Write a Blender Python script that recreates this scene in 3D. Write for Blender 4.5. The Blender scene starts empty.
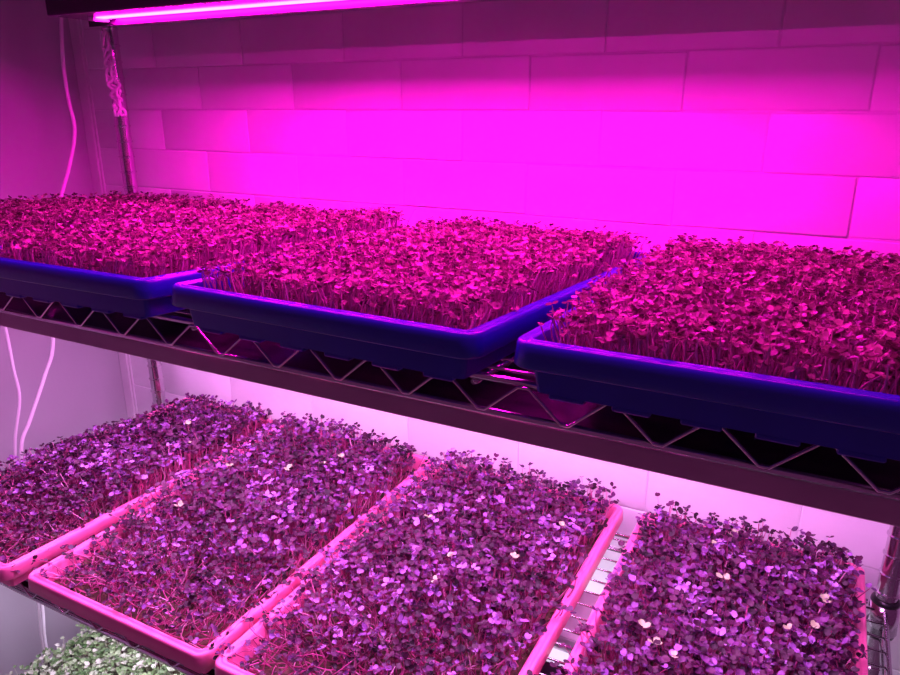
import bpy, bmesh, math, random
import numpy as np
from mathutils import Vector, Matrix
random.seed(5)
S = bpy.context.scene
C = S.collection

# ------------------------------------------------------------------ camera (origin of the world is the lens)
PITCH, YAW = math.radians(17.87), math.radians(27.85)
cam_data = bpy.data.cameras.new('camera'); cam = bpy.data.objects.new('camera', cam_data); C.objects.link(cam)
cam_data.sensor_fit = 'HORIZONTAL'; cam_data.sensor_width = 36.0
cam_data.lens = 721.0 / 900.0 * 36.0
cam_data.clip_start = 0.01
cam.rotation_euler = (math.pi/2 - PITCH, 0, YAW)
S.camera = cam

# ------------------------------------------------------------------ world: dim ambient of a back room
w = bpy.data.worlds.new('world'); S.world = w; w.use_nodes = True
w.node_tree.nodes['Background'].inputs[0].default_value = (0.60, 0.12, 0.50, 1)
w.node_tree.nodes['Background'].inputs[1].default_value = 0.17

S.view_settings.view_transform = 'Standard'; S.view_settings.look = 'None'
S.view_settings.exposure = 0.0; S.view_settings.gamma = 1.0
S.view_settings.use_curve_mapping = False

# lamp colours and strengths
LAMP_PINK = ((1.0, 0.003, 0.62), 250.0)      # upper level, red + blue diodes
LAMP_ROSE = ((1.0, 0.345, 1.0), 58.0)       # middle level, pinkish white
LAMP_LILAC = ((0.88, 0.74, 1.0), 68.0)      # bottom level, cool white

# ------------------------------------------------------------------ materials
def mat(name, col, rough=0.5, metal=0.0, noise=0.0, nscale=40.0, bump=0.0, bscale=200.0, sss=0.0, trans=0.0, coat=0.0):
    m = bpy.data.materials.new(name); m.use_nodes = True
    nt = m.node_tree; b = nt.nodes['Principled BSDF']
    b.inputs['Base Color'].default_value = (*col, 1)
    b.inputs['Roughness'].default_value = rough
    b.inputs['Metallic'].default_value = metal
    b.inputs['Coat Weight'].default_value = coat
    tc = nt.nodes.new('ShaderNodeTexCoord')
    if noise > 0:
        n = nt.nodes.new('ShaderNodeTexNoise'); n.inputs['Scale'].default_value = nscale
        n.inputs['Detail'].default_value = 5
        nt.links.new(tc.outputs['Object'], n.inputs['Vector'])
        r = nt.nodes.new('ShaderNodeValToRGB')
        a = [max(0, c*(1-noise)) for c in col]; z = [min(1, c*(1+noise)) for c in col]
        r.color_ramp.elements[0].color = (*a, 1); r.color_ramp.elements[0].position = 0.3
        r.color_ramp.elements[1].color = (*z, 1); r.color_ramp.elements[1].position = 0.7
        nt.links.new(n.outputs['Fac'], r.inputs['Fac'])
        nt.links.new(r.outputs['Color'], b.inputs['Base Color'])
    if bump > 0:
        n2 = nt.nodes.new('ShaderNodeTexNoise'); n2.inputs['Scale'].default_value = bscale
        n2.inputs['Detail'].default_value = 4
        nt.links.new(tc.outputs['Object'], n2.inputs['Vector'])
        bp = nt.nodes.new('ShaderNodeBump'); bp.inputs['Strength'].default_value = bump
        bp.inputs['Distance'].default_value = 0.002
        nt.links.new(n2.outputs['Fac'], bp.inputs['Height'])
        nt.links.new(bp.outputs['Normal'], b.inputs['Normal'])
    return m

def plant_mat(name, stops, rough=0.4, transl=0.25, spec=0.5):
    """colour ramp over the per-seedling 'tint' attribute; thin leaves let some light through"""
    m = bpy.data.materials.new(name); m.use_nodes = True
    nt = m.node_tree; b = nt.nodes['Principled BSDF']; out = nt.nodes['Material Output']
    at = nt.nodes.new('ShaderNodeAttribute'); at.attribute_name = 'tint'
    r = nt.nodes.new('ShaderNodeValToRGB')
    els = r.color_ramp.elements
    while len(els) < len(stops): els.new(0.5)
    for e, (p, c) in zip(els, stops): e.position = p; e.color = (*c, 1)
    nt.links.new(at.outputs['Fac'], r.inputs['Fac'])
    nt.links.new(r.outputs['Color'], b.inputs['Base Color'])
    b.inputs['Roughness'].default_value = rough; b.inputs['Specular IOR Level'].default_value = spec
    if transl > 0:
        t = nt.nodes.new('ShaderNodeBsdfTranslucent'); nt.links.new(r.outputs['Color'], t.inputs['Color'])
        mx = nt.nodes.new('ShaderNodeMixShader'); mx.inputs[0].default_value = transl
        nt.links.new(b.outputs[0], mx.inputs[1]); nt.links.new(t.outputs[0], mx.inputs[2])
        nt.links.new(mx.outputs[0], out.inputs['Surface'])
    return m

def lamp_mat(name, lamp):
    m = bpy.data.materials.new(name); m.use_nodes = True
    nt = m.node_tree; nt.nodes.clear()
    e = nt.nodes.new('ShaderNodeEmission'); o = nt.nodes.new('ShaderNodeOutputMaterial')
    e.inputs[0].default_value = (*lamp[0], 1); e.inputs[1].default_value = lamp[1]
    nt.links.new(e.outputs[0], o.inputs[0])
    return m

M = dict(
    brick=mat('white_painted_brick', (0.72, 0.70, 0.74), 0.38, noise=0.05, nscale=9, bump=0.35, bscale=60),
    mortar=mat('white_painted_mortar', (0.66, 0.64, 0.68), 0.5, noise=0.08, nscale=20, bump=0.5, bscale=90),
    plaster=mat('grey_painted_plaster', (0.42, 0.40, 0.44), 0.6, noise=0.04, nscale=4, bump=0.08, bscale=120),
    trim=mat('white_trim_paint', (0.70, 0.64, 0.70), 0.4, noise=0.04, nscale=15),
    floor=mat('grey_concrete', (0.30, 0.29, 0.30), 0.7, noise=0.2, nscale=6, bump=0.3),
    chrome=mat('chrome_wire', (0.62, 0.58, 0.62), 0.18, 1.0),
    blue=mat('blue_plastic', (0.010, 0.022, 0.32), 0.32, noise=0.06, nscale=30, bump=0.05),
    pink=mat('pink_plastic', (0.93, 0.17, 0.42), 0.33, noise=0.05, nscale=30, bump=0.05),
    black=mat('black_plastic', (0.012, 0.012, 0.014), 0.35),
    housing=mat('brown_enamelled_metal', (0.44, 0.27, 0.36), 0.35, 0.0, noise=0.1, nscale=12),
    dark=mat('dark_enamel_and_dimmed_lids', (0.030, 0.020, 0.035), 0.2, 0.0),  # upper lamp housings, and lids darkened to hold down lamp glare
    white_metal=mat('white_enamelled_metal', (0.75, 0.72, 0.76), 0.35),
    cable=mat('white_cable_rubber', (0.80, 0.76, 0.80), 0.4),
    soil=mat('growing_medium', (0.10, 0.055, 0.035), 0.9, noise=0.6, nscale=150, bump=0.9, bscale=400),
    lamp_pink=lamp_mat('lamp_pink', LAMP_PINK), lamp_pink_front=lamp_mat('lamp_pink_front', (LAMP_PINK[0], 110.0)), lamp_rose=lamp_mat('lamp_rose', LAMP_ROSE), lamp_lilac=lamp_mat('lamp_lilac', LAMP_LILAC),
    leaf_purple=plant_mat('purple_leaf', [(0, (0.012, 0.002, 0.010)), (0.5, (0.085, 0.009, 0.056)), (0.80, (0.15, 0.035, 0.17)), (0.94, (0.32, 0.12, 0.46)), (1.0, (0.48, 0.25, 0.62))], 0.42, 0.12, 0.3),
    stem_rose=plant_mat('rose_stem', [(0, (0.40, 0.03, 0.16)), (0.6, (0.74, 0.12, 0.40)), (1.0, (0.90, 0.50, 0.72))], 0.35, 0.2),
    leaf_green=plant_mat('green_leaf', [(0, (0.035, 0.08, 0.02)), (0.6, (0.16, 0.28, 0.09)), (1.0, (0.42, 0.52, 0.26))], 0.4, 0.25),
    stem_pale=plant_mat('pale_stem', [(0, (0.40, 0.42, 0.26)), (1.0, (0.72, 0.70, 0.60))], 0.4, 0.25),
    leaf_fresh=plant_mat('fresh_green_leaf', [(0, (0.06, 0.14, 0.04)), (0.6, (0.26, 0.38, 0.18)), (1.0, (0.66, 0.64, 0.58))], 0.4, 0.25),
    leaf_pale=mat('pale_green_leaf', (0.34, 0.42, 0.20), 0.4),
    leaf_dark=mat('dark_purple_leaf', (0.045, 0.012, 0.05), 0.4),
    stem_single=mat('single_stem', (0.55, 0.16, 0.30), 0.4),
)

# ------------------------------------------------------------------ helpers
def link(name, me, m=None, parent=None):
    o = bpy.data.objects.new(name, me); C.objects.link(o)
    if m is not None and not me.materials: me.materials.append(m)
    if parent is not None: o.parent = parent
    return o
def obj(name, bm, m, parent=None, smooth=False):
    me = bpy.data.meshes.new(name); bm.to_mesh(me); bm.free()
    if smooth:
        for p in me.polygons: p.use_smooth = True
    return link(name, me, m, parent)
def tag(o, label=None, cat=None, group=None, kind=None):
    if label: o['label'] = label
    if cat: o['category'] = cat
    if group: o['group'] = group
    if kind: o['kind'] = kind
    return o
def empty(name, loc, parent=None, rot=(0, 0, 0)):
    o = bpy.data.objects.new(name, None); C.objects.link(o); o.location = loc; o.rotation_euler = rot
    o.empty_display_size = 0.02
    if parent: o.parent = parent
    return o
def add_box(bm, a, b, bev=0.0, seg=1):
    r = bmesh.ops.create_cube(bm, size=1)
    v = r['verts']
    for q in v:
        q.co = Vector([(a[i]+b[i])/2 + q.co[i]*(b[i]-a[i]) for i in range(3)])
    if bev > 0:
        es = {e for q in v for e in q.link_edges}
        bmesh.ops.bevel(bm, geom=list(es), offset=bev, segments=seg, affect='EDGES', profile=0.6)
def box_obj(name, a, b, m, parent=None, bev=0.0, seg=1):
    bm = bmesh.new(); add_box(bm, a, b, bev, seg); return obj(name, bm, m, parent)
def add_tube(bm, pts, r, n=8, caps=True):
    pts = [Vector(p) for p in pts]; rings = []
    prev = None
    for i, p in enumerate(pts):
        if i == 0: d = pts[1]-pts[0]
        elif i == len(pts)-1: d = pts[-1]-pts[-2]
        else: d = (pts[i+1]-pts[i]).normalized()+(pts[i]-pts[i-1]).normalized()
        d.normalize()
        if prev is None:
            up = Vector((0, 0, 1)) if abs(d.z) < 0.9 else Vector((1, 0, 0))
            u = d.cross(up).normalized()
        else:
            u = (prev - d*prev.dot(d)).normalized()
        prev = u; v = d.cross(u)
        rr = r[i] if isinstance(r, (list, tuple)) else r
        rings.append([bm.verts.new(p+(u*math.cos(t)+v*math.sin(t))*rr) for t in [2*math.pi*k/n for k in range(n)]])
    for a, b in zip(rings, rings[1:]):
        for k in range(n):
            bm.faces.new((a[k], a[(k+1) % n], b[(k+1) % n], b[k]))
    if caps:
        bm.faces.new(list(reversed(rings[0]))); bm.faces.new(rings[-1])
def tube_obj(name, pts, r, m, parent=None, n=8):
    bm = bmesh.new(); add_tube(bm, pts, r, n); return obj(name, bm, m, parent, True)
def spline(pts, k=6):
    P = [Vector(p) for p in pts]; P = [2*P[0]-P[1]] + P + [2*P[-1]-P[-2]]
    out = []
    for i in range(1, len(P)-2):
        for j in range(k):
            t = j/k
            out.append(0.5*((2*P[i]) + (P[i+1]-P[i-1])*t + (2*P[i-1]-5*P[i]+4*P[i+1]-P[i+2])*t*t + (3*P[i]-P[i-1]-3*P[i+1]+P[i+2])*t**3))
    out.append(P[-2]); return out
def add_lathe(bm, prof, c, n=20):
    rings = [[bm.verts.new((c[0]+r*math.cos(2*math.pi*k/n), c[1]+r*math.sin(2*math.pi*k/n), c[2]+z)) for k in range(n)] for r, z in prof]
    for a, b in zip(rings, rings[1:]):
        for k in range(n): bm.faces.new((a[k], a[(k+1) % n], b[(k+1) % n], b[k]))

# ------------------------------------------------------------------ the room
WY, WX, FZ = 0.97, -1.319, -1.62
COURSE, BL, JZ, JX = 0.0712, 0.205, -0.008, -0.492
X1 = 1.35
wall = box_obj('wall_back', (WX-0.1, WY+0.0014, FZ), (X1, WY+0.12, 0.75), M['mortar']); tag(wall, kind='structure')
bricks = []
for v in range(7):                                   # seven worn brick shapes, shared by all bricks
    rr = random.Random(v)
    bm = bmesh.new(); add_box(bm, (0, 0, 0), (BL-0.0018, 0.014, COURSE-0.0018), 0.0018, 2)
    for q in bm.verts:
        if q.co.y < 0.008:
            q.co.x += rr.uniform(-1, 1)*0.0006; q.co.z += rr.uniform(-1, 1)*0.0007; q.co.y += rr.uniform(-1, 1)*0.0003
    me = bpy.data.meshes.new('brick'); bm.to_mesh(me); bm.free(); me.materials.append(M['brick'])
    for p in me.polygons: p.use_smooth = True
    bricks.append(me)
half_bricks = {}
for k in range(-5, 20):
    z = JZ - COURSE*(k+1)
    off = JX + (BL/2 if k % 2 else 0)
    i0 = int(math.floor((WX-off)/BL)); i1 = int(math.ceil((X1-off)/BL))
    for i in range(i0, i1):
        x = off+i*BL
        if x+BL > X1: continue
        if x < WX:                                    # the cut brick at the corner
            ww = round(x+BL-WX-0.004, 4)
            if ww < 0.02: continue
            if ww not in half_bricks:
                bm = bmesh.new(); add_box(bm, (0, 0, 0), (ww, 0.014, COURSE-0.0018), 0.0018, 2)
                me = bpy.data.meshes.new('cut_brick'); bm.to_mesh(me); bm.free(); me.materials.append(M['brick'])
                half_bricks[ww] = me
            o = link('brick', half_bricks[ww], None, wall); o.location = (WX+0.0005, WY, z+0.0009)
            continue
        o = link('brick', random.choice(bricks), None, wall)
        o.location = (x+0.0009+random.uniform(-.0006, .0006), WY+random.uniform(-.0007, .0007), z+0.0009+random.uniform(-.0006, .0006))
        o.rotation_euler = (random.uniform(-.003, .003), random.uniform(-.003, .003), random.uniform(-.003, .003))
tag(box_obj('wall_left', (WX-0.1, -0.8, FZ), (WX, WY+0.0022, 0.75), M['plaster']), kind='structure')
tag(box_obj('floor', (WX-0.1, -0.8, FZ-0.05), (X1, WY+0.12, FZ), M['floor']), kind='structure')
bm = bmesh.new()
add_box(bm, (WX, WY-0.006, FZ), (WX+0.024, WY+0.002, 0.75), 0.002, 2)
add_box(bm, (WX+0.024, WY-0.003, FZ), (WX+0.030, WY+0.002, 0.75), 0.0012, 2)
tag(obj('trim_1', bm, M['trim']), kind='structure')

# ------------------------------------------------------------------ wire shelving unit
PX0, PX1, PY0, PY1 = -1.13, 0.125, 0.445, 0.902
unit = tag(empty('wire_shelving_unit', (PX0, PY0, FZ)), 'chrome wire shelving unit with grooved posts standing against the white brick wall', 'shelf')
def P(o):                                             # parts are given in world coordinates
    o.parent = unit; o.matrix_parent_inverse = Matrix.Translation((-PX0, -PY0, -FZ)); return o
prof = []
z = 0.03
while z < 1.95:
    prof += [(0.0121, z), (0.0121, z+0.0218), (0.0138, z+0.0232), (0.0138, z+0.0244), (0.0121, z+0.0256)]
    z += 0.0264
pm = bpy.data.meshes.new('post'); bm = bmesh.new(); add_lathe(bm, [(0.001, 0.03)]+prof+[(0.0127, z), (0.009, z+.004), (0.001, z+.005)], (0, 0, 0), 20)
bm.to_mesh(pm); bm.free(); pm.materials.append(M['chrome'])
for p in pm.polygons: p.use_smooth = True
pm.set_sharp_from_angle(angle=0.6)
fm = bpy.data.meshes.new('levelling_foot'); bm = bmesh.new(); add_lathe(bm, [(0.001, 0), (0.016, 0), (0.017, 0.008), (0.006, 0.012), (0.006, 0.034)], (0, 0, 0), 16)
bm.to_mesh(fm); bm.free(); fm.materials.append(M['black'])
for (x, y) in ((PX0, PY0), (PX1, PY0), (PX0, PY1), (PX1, PY1)):
    o = P(link('post', pm)); o.location = (x, y, FZ)
    f = link('levelling_foot', fm); f.parent = o

def shelf(zf, tilt, wires=True):
    """zf: top of the wires at the front edge; tilt drops the back edge (radians)"""
    R = Matrix.Translation((0, PY0, zf)) @ Matrix.Rotation(-tilt, 4, 'X') @ Matrix.Translation((0, -PY0, 0))
    x0, x1, y0, y1 = PX0, PX1, PY0, PY1
    bm = bmesh.new()
    for zz in (-0.0005, -0.0265):                     # perimeter rods, two heights
        add_tube(bm, [(x0+.018, y0, zz), (x1-.018, y0, zz)], 0.0030, 8)
        add_tube(bm, [(x0+.018, y1, zz), (x1-.018, y1, zz)], 0.0030, 8)
        add_tube(bm, [(x0, y0+.018, zz), (x0, y1-.018, zz)], 0.0030, 8)
        add_tube(bm, [(x1, y0+.018, zz), (x1, y1-.018, zz)], 0.0030, 8)
    for x in (-0.82, -0.50, -0.215):                  # braces under the wires, front to back
        add_tube(bm, [(x, y0, -0.006), (x, y1, -0.006)], 0.0028, 8)
    bm.transform(R)
    fr = P(obj('shelf', bm, M['chrome'], None, True))
    def sub(name, bm, m=M['chrome']):
        bm.transform(R); o = obj(name, bm, m, None, True); o.parent = fr; return o
    zt, zb = -0.003, -0.0245
    for yy in (y0, y1):                               # zigzag between the two rods
        pts = []; x = -0.719-0.064*6
        while x < x1-0.03:
            pts += [(x-.003, yy-0.003, zb), (x+.003, yy-0.003, zb), (x+.028, yy-0.003, zt), (x+.036, yy-0.003, zt)]
            x += 0.064
        bm = bmesh.new(); add_tube(bm, [p for p in pts if x0+.02 < p[0] < x1-.02], 0.0013, 6); sub('truss_wire', bm)
    for xx in (x0, x1):
        pts = []; y = y0+0.02
        while y < y1-0.05:
            pts += [(xx, y, zb), (xx, y+.006, zb), (xx, y+.03, zt), (xx, y+.036, zt)]; y += 0.064
        bm = bmesh.new(); add_tube(bm, pts, 0.0013, 6); sub('truss_wire', bm)
    y = y0+0.026
    base = None
    bm = bmesh.new(); add_tube(bm, [(x0, 0, 0), (x1, 0, 0)], 0.0014, 6)
    me = bpy.data.meshes.new('wire'); bm.to_mesh(me); bm.free(); me.materials.append(M['chrome'])
    for p in me.polygons: p.use_smooth = True
    while y < y1-0.01:
        o = link('wire', me); o.parent = fr
        o.location = R @ Vector((0, y, -0.0014)); o.rotation_euler = (-tilt, 0, 0)
        y += 0.0262
    for (x, yy) in ((x0, y0), (x1, y0), (x0, y1), (x1, y1)):
        bm = bmesh.new(); add_lathe(bm, [(0.0135, 0.006), (0.0165, 0.006), (0.0185, -0.034), (0.0135, -0.034), (0.0135, 0.006)], (0, 0, 0), 20)
        o = obj('collar', bm, M['chrome'], None, True); o.parent = fr; o.location = R @ Vector((x, yy, 0))
        bm = bmesh.new()
        add_lathe(bm, [(0.0129, 0.012), (0.0155, 0.010), (0.0165, 0.0065), (0.0129, 0.0065)], (0, 0, 0), 20)
        o = obj('sleeve', bm, M['black'], None, True); o.parent = fr; o.location = R @ Vector((x, yy, 0))
        bm = bmesh.new()
        add_lathe(bm, [(0.0129, -0.0345), (0.0175, -0.0345), (0.0165, -0.040), (0.0129, -0.040)], (0, 0, 0), 20)
        o = obj('sleeve', bm, M['black'], None, True); o.parent = fr; o.location = R @ Vector((x, yy, 0))
    return fr
TILT = math.radians(3.7)
ZS_TOP, ZS_UP, ZS_MID, ZS_LOW = 0.205, -0.1870, -0.583, -0.975
shelf(ZS_TOP, 0); shelf(ZS_UP, TILT); shelf(ZS_MID, 0); shelf(ZS_LOW, 0)

# ------------------------------------------------------------------ lamps
def fixture(x0, x1, y0, y1, ztop, h, tubes, lm, hm, label, name='grow_light', cutoff_lip=0.0, hang=0.02, group=None, bulge=0.002, inset=0.012, dimmed_lid=None, lip_y=None):
    yc = (y0+y1)/2
    t = tag(empty(name, ((x0+x1)/2, yc, ztop)), label, 'lamp', group)
    inv = Matrix.Translation((-(x0+x1)/2, -yc, -ztop))
    def part(n, bm, m, sm=False):
        bm.transform(inv); return obj(n, bm, m, t, sm)
    bm = bmesh.new(); add_box(bm, (x0, y0, ztop-h), (x1, y1, ztop), 0.002, 2)
    if cutoff_lip:
        lip_y = lip_y or y1; add_box(bm, (x0, lip_y-0.002, ztop-h-cutoff_lip), (x1, lip_y, ztop-h))  # lip added behind the strip to cut its light off the upper wall
    part('housing', bm, hm)
    bm = bmesh.new(); add_box(bm, (x0+0.004, y0+0.001, ztop-0.0005), (x1-0.004, y1-0.001, ztop+0.0012), 0.0005); part('top_plate', bm, dimmed_lid or hm)  # a separate lid colour is darkened to dim the pink glare on top
    for y in tubes:
        bm = bmesh.new(); n = 8
        pr = [(y-0.0095*math.cos(math.pi*k/n), ztop-h-0.0004-bulge*math.sin(math.pi*k/n)) for k in range(n+1)]
        a = [bm.verts.new((x0+inset, q[0], q[1])) for q in pr]; b = [bm.verts.new((x1-inset, q[0], q[1])) for q in pr]
        for k in range(n): bm.faces.new((a[k], b[k], b[k+1], a[k+1]))
        bm.faces.new(a); bm.faces.new(list(reversed(b)))
        part('tube', bm, lm)
        for xe in (x0+inset-0.006, x1-inset+0.006):
            bm = bmesh.new(); add_box(bm, (xe-0.006, y-0.0125, ztop-h-0.005), (xe+0.006, y+0.0125, ztop-h+0.001), 0.002, 2)
            part('end_cap', bm, M['white_metal'])
    for x in (x0+0.12, x1-0.12):
        bm = bmesh.new(); add_tube(bm, [(x, y0+0.01, ztop-0.001), (x, (y0+y1)/2, ztop+hang), (x, y1-0.01, ztop-0.001)], 0.0012, 6)
        part('hanger', bm, M['chrome'], True)
    return t
# upper level: the strip seen glowing at the top of the picture
fixture(-0.965, 0.02, 0.675, 0.765, 0.153, 0.040, (0.720,), M['lamp_pink'], M['dark'],
        'glowing pink strip lamp high in front of the brick wall above the blue trays', hang=0.028, inset=0.05, bulge=0.001, cutoff_lip=0.0082, lip_y=0.739)
fixture(-0.800, 0.10, 0.390, 0.480, 0.1725, 0.038, (0.435,), M['lamp_pink_front'], M['dark'],
        'second pink strip lamp nearer the front edge, just above the picture', hang=0.003, inset=0.05)
# hanging below the shelf of blue trays
fixture(-1.05, 0.095, 0.450, 0.640, -0.2190, 0.0180, (0.52, 0.60), M['lamp_rose'], M['housing'],
        'long brown lamp housing along the front edge under the blue trays', hang=0.002, dimmed_lid=M['dark'])
fixture(-1.05, 0.095, 0.690, 0.850, -0.2400, 0.016, (0.78,), M['lamp_rose'], M['housing'],
        'brown lamp housing under the rear half of the blue tray shelf', hang=0.002, dimmed_lid=M['dark'])
# hanging below the shelf of pink trays
fixture(-1.05, 0.095, 0.455, 0.655, -0.6145, 0.016, (0.55,), M['lamp_lilac'], M['housing'],
        'brown lamp housing under the front edge of the pink trays', hang=0.003, dimmed_lid=M['dark'])
fixture(-1.05, 0.095, 0.700, 0.800, -0.6145, 0.020, (0.75,), M['lamp_lilac'], M['white_metal'],
        'white lamp housing below the shelf wires, seen in the gap beside the rightmost pink tray', hang=0.003)

# ------------------------------------------------------------------ trays
def rrect(hw, hl, r, n=6):
    pts = []
    for cx, cy, a0 in ((hw-r, hl-r, 0), (-hw+r, hl-r, 90), (-hw+r, -hl+r, 180), (hw-r, -hl+r, 270)):
        for k in range(n+1):
            a = math.radians(a0+90*k/n); pts.append((cx+r*math.cos(a), cy+r*math.sin(a)))
    return pts
def add_loops(bm, W, L, prof, r0=0.014, close=False):
    """prof: (inset, z); r0: corner radius of the outermost loop"""
    rings = []
    for ins, z in prof:
        rings.append([bm.verts.new((x, y, z)) for x, y in rrect(W/2-ins, L/2-ins, max(0.0045, r0-ins))])
    n = len(rings[0])
    for a, b in zip(rings, rings[1:]):
        for k in range(n): bm.faces.new((a[k], a[(k+1) % n], b[(k+1) % n], b[k]))
    return rings
H = 0.040                                             # tray height to the rim
def tray(name, W, L, m, label, loc, rot, group):
    t = tag(empty(name, loc, rot=rot), label, 'tray', group)
    bm = bmesh.new()                                  # tub: inside and outside walls
    rg = add_loops(bm, W, L, [(0.010, H-0.0015), (0.0125, H-0.006), (0.017, 0.006), (0.021, 0.0035)])
    bm.faces.new(list(reversed(rg[-1])))
    rg = add_loops(bm, W, L, [(0.006, H-0.006), (0.009, H-0.020), (0.0115, H-0.0205), (0.014, 0.0035), (0.018, 0.002)])
    bm.faces.new(rg[-1])
    obj('tub', bm, m, t, True).data.set_sharp_from_angle(angle=0.7)
    bm = bmesh.new()                                  # rolled rim with its skirt
    add_loops(bm, W, L, [(0.0125, H-0.006), (0.0112, H-0.001), (0.0095, H+0.0004), (0.0075, H-0.0002), (0.0060, H-0.0018), (0.0045, H-0.0002), (0.0022, H+0.0003), (0.0006, H-0.0010),
                         (0.0, H-0.0035), (-0.0012, H-0.0165), (0.0004, H-0.0178), (0.0020, H-0.0165), (0.0030, H-0.005)])
    obj('rim', bm, m, t, True)
    def foot(x, y, hx, hy):
        bm = bmesh.new(); add_box(bm, (x-hx, y-hy, 0), (x+hx, y+hy, 0.0042), 0.001, 1); obj('foot_rib', bm, m, t)
    n = 6
    for k in range(n):
        x = -W/2+0.035+(W-0.07)*k/(n-1)
        foot(x, -L/2+0.018, 0.012, 0.004); foot(x, L/2-0.018, 0.012, 0.004)
    return t

# ------------------------------------------------------------------ microgreens
LEAF = []                                             # heart-shaped seed leaf: centre + outline (along, across, cup)
for a, r in ((0, 1.0), (35, 1.12), (75, 1.10), (120, 1.0), (160, 0.9), (200, 0.9), (240, 1.0), (285, 1.10), (325, 1.12)):
    LEAF.append((0.95+0.95*r*math.cos(math.radians(a)), r*math.sin(math.radians(a)), 0.30*abs(math.sin(math.radians(a)))+0.16))
LEAF[0] = (1.72, 0, 0.10)                             # the notch of the heart
LEAF = np.array([(0.95, 0, -0.02)]+LEAF)
NL = len(LEAF)-1
LEAF_F = np.array([(0, 1+k, 1+(k+1) % NL) for k in range(NL)])
def mesh_np(name, V, F, m, tint=None, parent=None, smooth=True):
    me = bpy.data.meshes.new(name)
    nv, nf, k = len(V), len(F), F.shape[1]
    me.vertices.add(nv); me.vertices.foreach_set('co', np.ascontiguousarray(V, dtype=np.float32).ravel())
    me.loops.add(nf*k); me.loops.foreach_set('vertex_index', np.ascontiguousarray(F, dtype=np.int32).ravel())
    me.polygons.add(nf); me.polygons.foreach_set('loop_start', np.arange(0, nf*k, k, dtype=np.int32))
    me.polygons.foreach_set('loop_total', np.full(nf, k, dtype=np.int32))
    me.polygons.foreach_set('use_smooth', np.full(nf, smooth, dtype=bool))
    if tint is not None:
        at = me.attributes.new('tint', 'FLOAT', 'POINT'); at.data.foreach_set('value', np.ascontiguousarray(tint, dtype=np.float32))
    me.update(calc_edges=True); me.validate()
    me.materials.append(m)
    o = bpy.data.objects.new(name, me); C.objects.link(o)
    if parent: o.parent = parent
    return o
def sprouts_mesh(base, tip, bend, rad, lr, rng, spread=0.35, elev=(-10, 45), seg=4, pair=2):
    """arrays for stems (3-sided tubes) and leaves of many seedlings"""
    n = len(base)
    ts = np.linspace(0, 1, seg+1)[None, :, None]
    mid = base*0.35+tip*0.65; mid[:, 2] = base[:, 2]*0.45+tip[:, 2]*0.55
    mid = mid+bend
    P_ = (1-ts)**2*base[:, None]+2*ts*(1-ts)*mid[:, None]+ts**2*tip[:, None]      # n,seg+1,3
    ang = rng.uniform(0, 2*np.pi, n)[:, None, None]+np.array([0, 2.094, 4.189])[None, None, :]
    rr = rad[:, None, None]*(1-0.35*ts[:, :, 0][:, :, None])
    V = np.empty((n, seg+1, 3, 3))
    d = tip-base; d = d/np.linalg.norm(d, axis=1)[:, None]
    u = np.cross(d, np.array([0.3, 1, 0.1])); u /= np.linalg.norm(u, axis=1)[:, None]; v = np.cross(d, u)
    V = P_[:, :, None, :]+rr[..., None]*(np.cos(ang)[..., None]*u[:, None, None, :]+np.sin(ang)[..., None]*v[:, None, None, :])
    F = []
    for s in range(seg):
        for k in range(3):
            a, b = s*3+k, s*3+(k+1) % 3; F.append((a, b, b+3, a+3))
    F = np.array(F)
    stemV = V.reshape(-1, 3); stemF = (F[None]+(np.arange(n)*(seg+1)*3)[:, None, None]).reshape(-1, 4)
    LV = []; 
    az = rng.uniform(0, 2*np.pi, n)
    for s in range(pair):
        a = az+s*np.pi+rng.normal(0, spread, n)
        e = np.radians(rng.uniform(elev[0], elev[1], n))
        size = lr*rng.uniform(0.72, 1.22, n)
        dr = np.stack([np.cos(a)*np.cos(e), np.sin(a)*np.cos(e), np.sin(e)], 1)
        sd = np.stack([-np.sin(a), np.cos(a), rng.normal(0, 0.25, n)], 1); sd /= np.linalg.norm(sd, axis=1)[:, None]
        nm = np.cross(dr, sd)
        nm /= np.linalg.norm(nm, axis=1)[:, None]
        cup = rng.uniform(0.2, 1.6, n)
        LV.append(tip[:, None]+size[:, None, None]*(LEAF[None, :, 0:1]*dr[:, None]+LEAF[None, :, 1:2]*sd[:, None]+cup[:, None, None]*LEAF[None, :, 2:3]*nm[:, None]))
    LV = np.concatenate([x[:, None] for x in LV], 1).reshape(-1, 3)
    leafF = (LEAF_F[None]+(np.arange(n*pair)*(NL+1))[:, None, None]).reshape(-1, 3)
    return stemV, stemF, LV, leafF
def scatter(W, L, n, rng, edge=0.0):
    nx = int(round(math.sqrt(n*W/L))); ny = int(round(n/nx))
    gx, gy = np.meshgrid((np.arange(nx)+.5)/nx, (np.arange(ny)+.5)/ny)
    x = gx.ravel()+rng.uniform(-.75, .75, nx*ny)/nx; y = gy.ravel()+rng.uniform(-.75, .75, nx*ny)/ny
    x = np.clip(x, 0.004, 0.996); y = np.clip(y, 0.004, 0.996)
    return (x-.5)*W, (y-.5)*L
def blob(x, y, rng, k=7, s=18.0):
    """smooth random field, about -1..1"""
    f = np.zeros_like(x)
    for _ in range(k):
        a = rng.uniform(0, 2*np.pi); q = rng.uniform(0.4, 1.6)*s
        f += np.sin((x*np.cos(a)+y*np.sin(a))*q*2+rng.uniform(0, 6.28))
    return f/math.sqrt(k)
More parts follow.
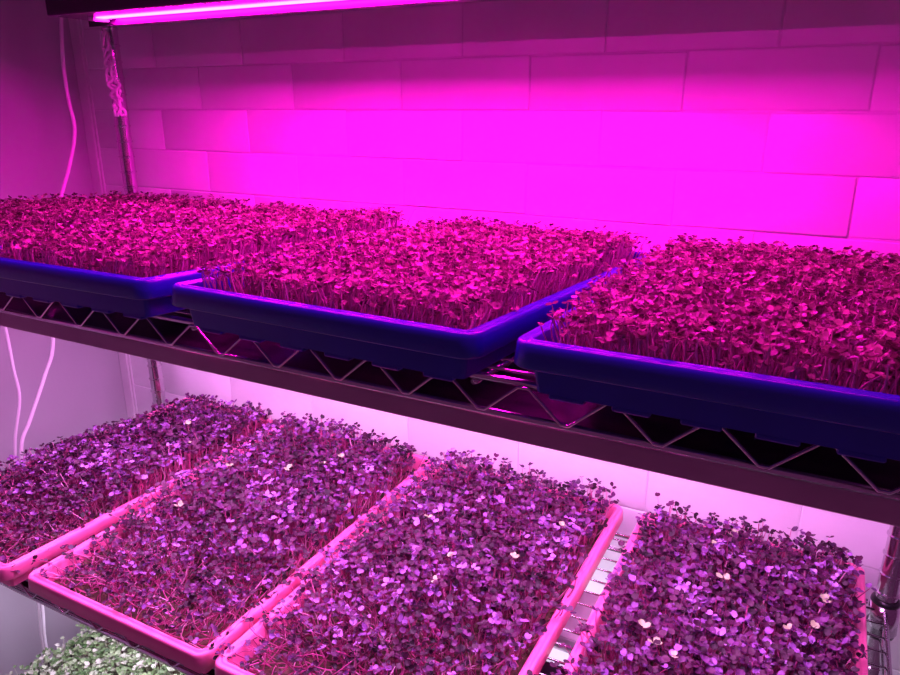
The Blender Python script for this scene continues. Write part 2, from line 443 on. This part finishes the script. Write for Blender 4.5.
def mat_crop(W, L, n, label, loc, rot, seed, style, group, sag=0.0):
    """soil + seedlings that lift out of the tray as one mat; local z = 0 is the tray's foot"""
    rng = np.random.default_rng(seed)
    iw, il = W-0.036, L-0.036
    zs = 0.022 if style == 'purple' else 0.025
    t = tag(empty('microgreens_mat', loc, rot=rot), label, 'microgreens', group)
    nx, ny = 44, 78                                   # crumbly soil block
    gx, gy = np.meshgrid(np.linspace(-iw/2, iw/2, nx), np.linspace(-il/2, il/2, ny))
    gz = zs+0.0016*blob(gx.ravel(), gy.ravel(), rng, 6, 60)+rng.normal(0, 0.0007, nx*ny)
    V = np.stack([gx.ravel(), gy.ravel(), gz], 1)
    idx = np.arange(nx*ny).reshape(ny, nx)
    F = np.stack([idx[:-1, :-1].ravel(), idx[:-1, 1:].ravel(), idx[1:, 1:].ravel(), idx[1:, :-1].ravel()], 1)
    ring = np.concatenate([idx[0, :], idx[1:, -1], idx[-1, -2::-1], idx[-2:0:-1, 0]])
    low = V[ring].copy(); low[:, 2] = 0.006; low[:, :2] *= 0.985
    V = np.concatenate([V, low]); m_ = len(ring); j = np.arange(m_); b0 = nx*ny
    F = np.concatenate([F, np.stack([ring[j], b0+j, b0+(j+1) % m_, ring[(j+1) % m_]], 1)])
    mesh_np('soil', V, F, M['soil'], None, t)
    x, y = scatter(iw-0.006, il-0.006, n, rng)
    # thin out bare spots
    v = (y/il+0.5); u = (x/iw+0.5)
    f = blob(x, y, rng, 7, 22)
    n_ = len(x)
    lean = rng.normal(0, 1, (n_, 2)); tint = rng.uniform(0, 1, n_)
    ramp = lambda q, a, b: np.clip((q-a)/(b-a), 0, 1)
    if style == 'purple':
        top = 0.004+0.026*ramp(v, 0.02, 0.42)+0.0035*f-sag*(1-u)*ramp(v, 0.3, 0.8)          # canopy above the rim
        top -= 0.007*(1-ramp(np.minimum(u, 1-u), 0, 0.10))
        hh = (H-zs)+top+rng.normal(0, 0.0045, n_)
        hh = np.clip(hh*np.where(rng.uniform(0, 1, n_) < 0.22, rng.uniform(0.45, 0.85, n_), 1), 0.008, 0.09)
        ln = (0.0075+0.014*(1-ramp(v, 0.05, 0.45)))[:, None]*lean
        keep = rng.uniform(0, 1, n_) < (0.62+0.38*ramp(v, 0.0, 0.4))
        tint = np.clip(tint**1.1*0.97+0.10*f, 0, 0.984)
        lr, rad, elev = 0.0036*(0.72+0.28*ramp(v, 0.02, 0.4)), 0.00085, (-35, 50)
        bd = 0.005+0.009*(1-ramp(v, 0.05, 0.5))
        lm, sm = 'leaf_purple', 'stem_rose'
    elif style == 'green':
        top = 0.013+0.010*ramp(v, 0.0, 0.35)+0.0022*f
        hh = (H-zs)+top+rng.normal(0, 0.0035, n_)
        hh = hh*np.where(rng.uniform(0, 1, n_) < 0.25, rng.uniform(0.5, 0.9, n_), 1)
        ln = 0.0045*lean; keep = np.ones(n_, bool)
        lr, rad, elev, bd = 0.0026+0*v, 0.00075, (-30, 45), 0.006+0*v
        lm, sm = 'leaf_green', 'stem_pale'
    else:
        top = 0.030+0.004*f
        hh = (H-zs)+top+rng.normal(0, 0.004, n_)
        ln = 0.006*lean; keep = np.ones(n_, bool)
        lr, rad, elev, bd = 0.0036+0*v, 0.0006, (-10, 50), 0.004+0*v
        lm, sm = 'leaf_fresh', 'stem_pale'
    base = np.stack([x, y, np.full(n_, zs-0.002)], 1)
    tip = base.copy(); tip[:, :2] += ln; tip[:, 2] += hh
    spill = 0.005 if style == 'green' else 0.002      # some lean over the rim
    tip[:, 0] = np.clip(tip[:, 0]*1.05, -W/2-spill, W/2+spill); tip[:, 1] = np.clip(tip[:, 1], -L/2+0.014, L/2-0.006)
    bend = np.concatenate([rng.normal(0, 1, (n_, 2))*bd[:, None], np.zeros((n_, 1))], 1)
    base, tip, bend, tint, lr = base[keep], tip[keep], bend[keep], tint[keep], lr[keep]
    rad_ = rad*rng.uniform(0.8, 1.3, len(base))
    sv, sf, lv, lf = sprouts_mesh(base, tip, bend, rad_, lr, rng, elev=elev)
    st = rng.uniform(0, 1, len(base))
    tag(mesh_np('stems', sv, sf, M[sm], np.repeat(st, 15), t), kind='stuff')
    tag(mesh_np('leaves', lv, lf, M[lm], np.repeat(tint, (NL+1)*2), t), kind='stuff')
    return t

TL = 0.500
TY0 = 0.4135
# ---- upper level: blue trays on the tilted shelf
def up_loc(x):
    d = (TY0-0.010+TL/2)-PY0
    return (x, PY0+d*math.cos(TILT), ZS_UP+0.0012-d*math.sin(TILT))
up = [(-1.092, -0.812, 'blue plastic tray at the far left of the upper shelf, behind red-lit leaves', 'red-lit microgreens at the back left of the upper shelf beside the grooved post', 0.0),
      (-0.800, -0.518, 'blue tray reaching the left edge of the picture', 'red-lit microgreens in the leftmost blue tray whose rim is in view', 1.2),
      (-0.482, -0.190, 'blue tray in the middle of the upper shelf, whole front visible', 'red-lit microgreens in the middle blue tray', -1.2),
      (-0.171, 0.110, 'blue tray at the right of the upper shelf, cut by the right edge', 'red-lit microgreens in the rightmost blue tray', 0.0)]
for i, (a, b, lt, lc, rz) in enumerate(up):
    rot = (-TILT, 0, math.radians(rz)); loc = up_loc((a+b)/2)
    tray('growing_tray', b-a, TL, M['blue'], lt, loc, rot, 'blue trays on the upper shelf')
    mat_crop(b-a, TL, 4800, lc, (loc[0], loc[1], loc[2]+0.0002), rot, 20+i, 'green', 'crops in the blue trays')
# ---- middle level: pink trays
mid = [(-1.075, -0.820, 'pink tray at the far left of the middle shelf, its near corner just in view', 'purple microgreens in the far left pink tray', -3.0),
       (-0.803, -0.507, 'second pink tray from the left, its red front edge above the green crop', 'purple microgreens in the second pink tray from the left', 0.0),
       (-0.497, -0.201, 'third pink tray from the left, in the middle of the picture below', 'purple microgreens in the third pink tray from the left', 0.0),
       (-0.176, 0.098, 'rightmost pink tray, beside the grooved chrome post', 'purple microgreens in the rightmost pink tray', 0.0)]
for i, (a, b, lt, lc, rz) in enumerate(mid):
    rot = (0, 0, math.radians(rz)); loc = ((a+b)/2, TY0+TL/2, ZS_MID+0.0012)
    tray('growing_tray', b-a, TL, M['pink'], lt, loc, rot, 'pink trays on the middle shelf')
    mat_crop(b-a, TL, 3300, lc, (loc[0], loc[1], loc[2]+0.0002), rot, 40+i, 'purple', 'crops in the pink trays', 0.022 if i == 0 else 0.0)
# ---- bottom level: the green crop in the lower left corner
for i, (a, b, lt, lc) in enumerate([(-1.110, -0.82, 'tray under the green microgreens in the bottom left corner', 'green and white microgreens below the pink trays, bottom left corner'),]):
    loc = ((a+b)/2, TY0+TL/2, ZS_LOW+0.0012)
    tray('growing_tray', b-a, TL, M['black'], lt, loc, (0, 0, 0), None)
    mat_crop(b-a, TL, 3000, lc, (loc[0], loc[1], loc[2]+0.0002), (0, 0, 0), 60+i, 'fresh', None)

# ------------------------------------------------------------------ single seedlings that stand out
def sprout(name, base, top, lr, leafm, label, group, rng, elev=(5, 40)):
    b = np.array([[0, 0, 0.]]); t_ = np.array([[top[k]-base[k] for k in range(3)]], float)
    bend = np.concatenate([rng.normal(0, 0.003, (1, 2)), np.zeros((1, 1))], 1)
    sv, sf, lv, lf = sprouts_mesh(b, t_, bend, np.array([0.0008]), np.array([lr]), rng, elev=elev, spread=0.2)
    me = bpy.data.meshes.new(name)
    me.from_pydata(np.concatenate([sv, lv]).tolist(), [], [list(map(int, f)) for f in sf]+[[int(q)+len(sv) for q in f] for f in lf])
    me.materials.append(M['stem_single']); me.materials.append(M[leafm])
    for k, p in enumerate(me.polygons):
        p.use_smooth = True; p.material_index = 0 if k < len(sf) else 1
    o = bpy.data.objects.new(name, me); C.objects.link(o); o.location = base
    return tag(o, label, 'seedling', group)
def which(x):
    return ('far left' if x < -0.81 else 'second' if x < -0.495 else 'third' if x < -0.19 else 'rightmost')
ORD = ['leftmost ', 'second from left, ', 'third from left, ', 'fourth from left, ', 'fifth from left, ', 'sixth from left, ', 'seventh from left, ', 'eighth from left, ', 'ninth from left, ']
def rank(pts, p):
    same = sorted(q for q in pts if which(q[0]) == which(p[0]))
    return '' if len(same) == 1 else ('rightmost ' if p == same[-1] else ORD[same.index(p)])
rng = np.random.default_rng(9)
SOIL = ZS_MID+0.021
PALE = [(-0.843, 0.718), (-0.900, 0.767), (-0.729, 0.687), (-0.650, 0.725), (-0.710, 0.574), (-0.604, 0.792), (-0.614, 0.761), (-0.406, 0.707), (-0.339, 0.639),
               (-0.335, 0.599), (-0.244, 0.764), (-0.272, 0.676), (0.021, 0.695), (0.043, 0.710), (0.053, 0.760), (-0.073, 0.600), (-0.110, 0.629), (-0.096, 0.612), (-0.071, 0.816), (-0.050, 0.750), (-0.052, 0.847)]
for (x, y) in PALE:
    t = which(x)
    sprout('seedling', (x-0.003, y+0.004, SOIL), (x, y, -0.5065+random.uniform(-.002, .003)), 0.0040, 'leaf_pale',
           '%spale green seedling among the purple leaves of the %s pink tray' % (rank(PALE, (x, y)), t), 'pale seedlings in the %s pink tray' % t, rng)
TALL = [(-0.377, -0.503), (-0.371, -0.506), (-0.348, -0.509), (-0.336, -0.501), (-0.316, -0.509), (-0.266, -0.512), (-0.247, -0.505), (-0.235, -0.502), (-0.115, -0.51),
               (-0.044, -0.505), (-0.022, -0.502), (0.011, -0.503), (0.023, -0.513), (0.059, -0.515), (-0.87, -0.514), (-0.826, -0.517), (-0.795+0.012, -0.516), (-0.725, -0.512), (-0.649, -0.509),
               (-0.590, -0.51), (-0.611, -0.517), (-0.550, -0.519)]
for (x, z) in TALL:
    t = which(x)
    sprout('seedling', (x+random.uniform(-.003, .003), 0.882, SOIL), (x, 0.885, z+0.003), 0.0036, 'leaf_dark',
           '%sdark seedling standing tall at the back rim of the %s pink tray' % (rank(TALL, (x, z)), t), 'tall seedlings at the back of the %s pink tray' % t, rng)
sprout('seedling', (-0.760, 0.452, SOIL), (-0.755, 0.452, -0.512), 0.0042, 'leaf_dark', 'lone dark seedling at the near left corner of the second pink tray', None, rng)
sprout('seedling', (-0.158, 0.640, SOIL), (-0.186, 0.632, -0.517), 0.0042, 'leaf_dark', 'drooping dark seedling leaning over the gap left of the rightmost tray', None, rng)

# ------------------------------------------------------------------ cables
def cable(name, pts, r, label, group=None):
    bm = bmesh.new(); pp = spline(pts); o0 = pp[0].copy(); add_tube(bm, [p-o0 for p in pp], r, 8)
    o = obj(name, bm, M['cable'], None, True); o.location = o0
    return tag(o, label, 'cable', group)
cable('power_cable', [(-1.2, 0.870, 0.215), (-1.2, 0.868, 0.168), (-1.2, 0.856, 0.073), (-1.2, 0.855, 0.01), (-1.2, 0.858, -0.042), (-1.2, 0.838, -0.100), (-1.2, 0.809, -0.158), (-1.2, 0.77, -0.235), (-1.2, 0.752, -0.40),
                      (-1.2, 0.726, -0.458), (-1.2, 0.685, -0.529), (-1.2, 0.660, -0.576), (-1.2, 0.648, -0.70), (-1.2, 0.641, -0.888), (-1.2, 0.633, -0.996), (-1.19, 0.64, -1.3), (-1.16, 0.66, FZ+0.004)], 0.0032,
      'white cable hanging in a long bow in front of the left wall')
cable('power_cable', [(-1.2, 0.62, 0.16), (-1.205, 0.64, 0.0), (-1.2, 0.668, -0.25), (-1.2, 0.674, -0.36), (-1.2, 0.674, -0.431), (-1.2, 0.674, -0.486), (-1.21, 0.656, -0.571), (-1.212, 0.645, -0.70), (-1.212, 0.641, -0.888), (-1.212, 0.634, -0.996), (-1.212, 0.638, -1.3), (-1.215, 0.65, FZ+0.004)], 0.0026,
      'thinner white cable at the left edge, beside the bowed cable below the blue trays')
# twisted cable bundle on the left rear post, near the lamp
bm = bmesh.new()
for s in range(5):
    pts = [(PX0+0.008+0.5*0.0017*k+(0.003+0.0006*k)*math.sin(k*random.uniform(.5, .9)+s*1.3), PY1-0.020+0.005*math.cos(k*random.uniform(.5, .9)+s*1.3), 0.118-k*0.0085) for k in range(17)]
    add_tube(bm, spline(pts, 3), 0.0026, 6)
o = tag(obj('cable_bundle', bm, M['cable'], None, True), 'twisted bundle of pale cable tied to the left grooved post beneath the lamp', 'cable')
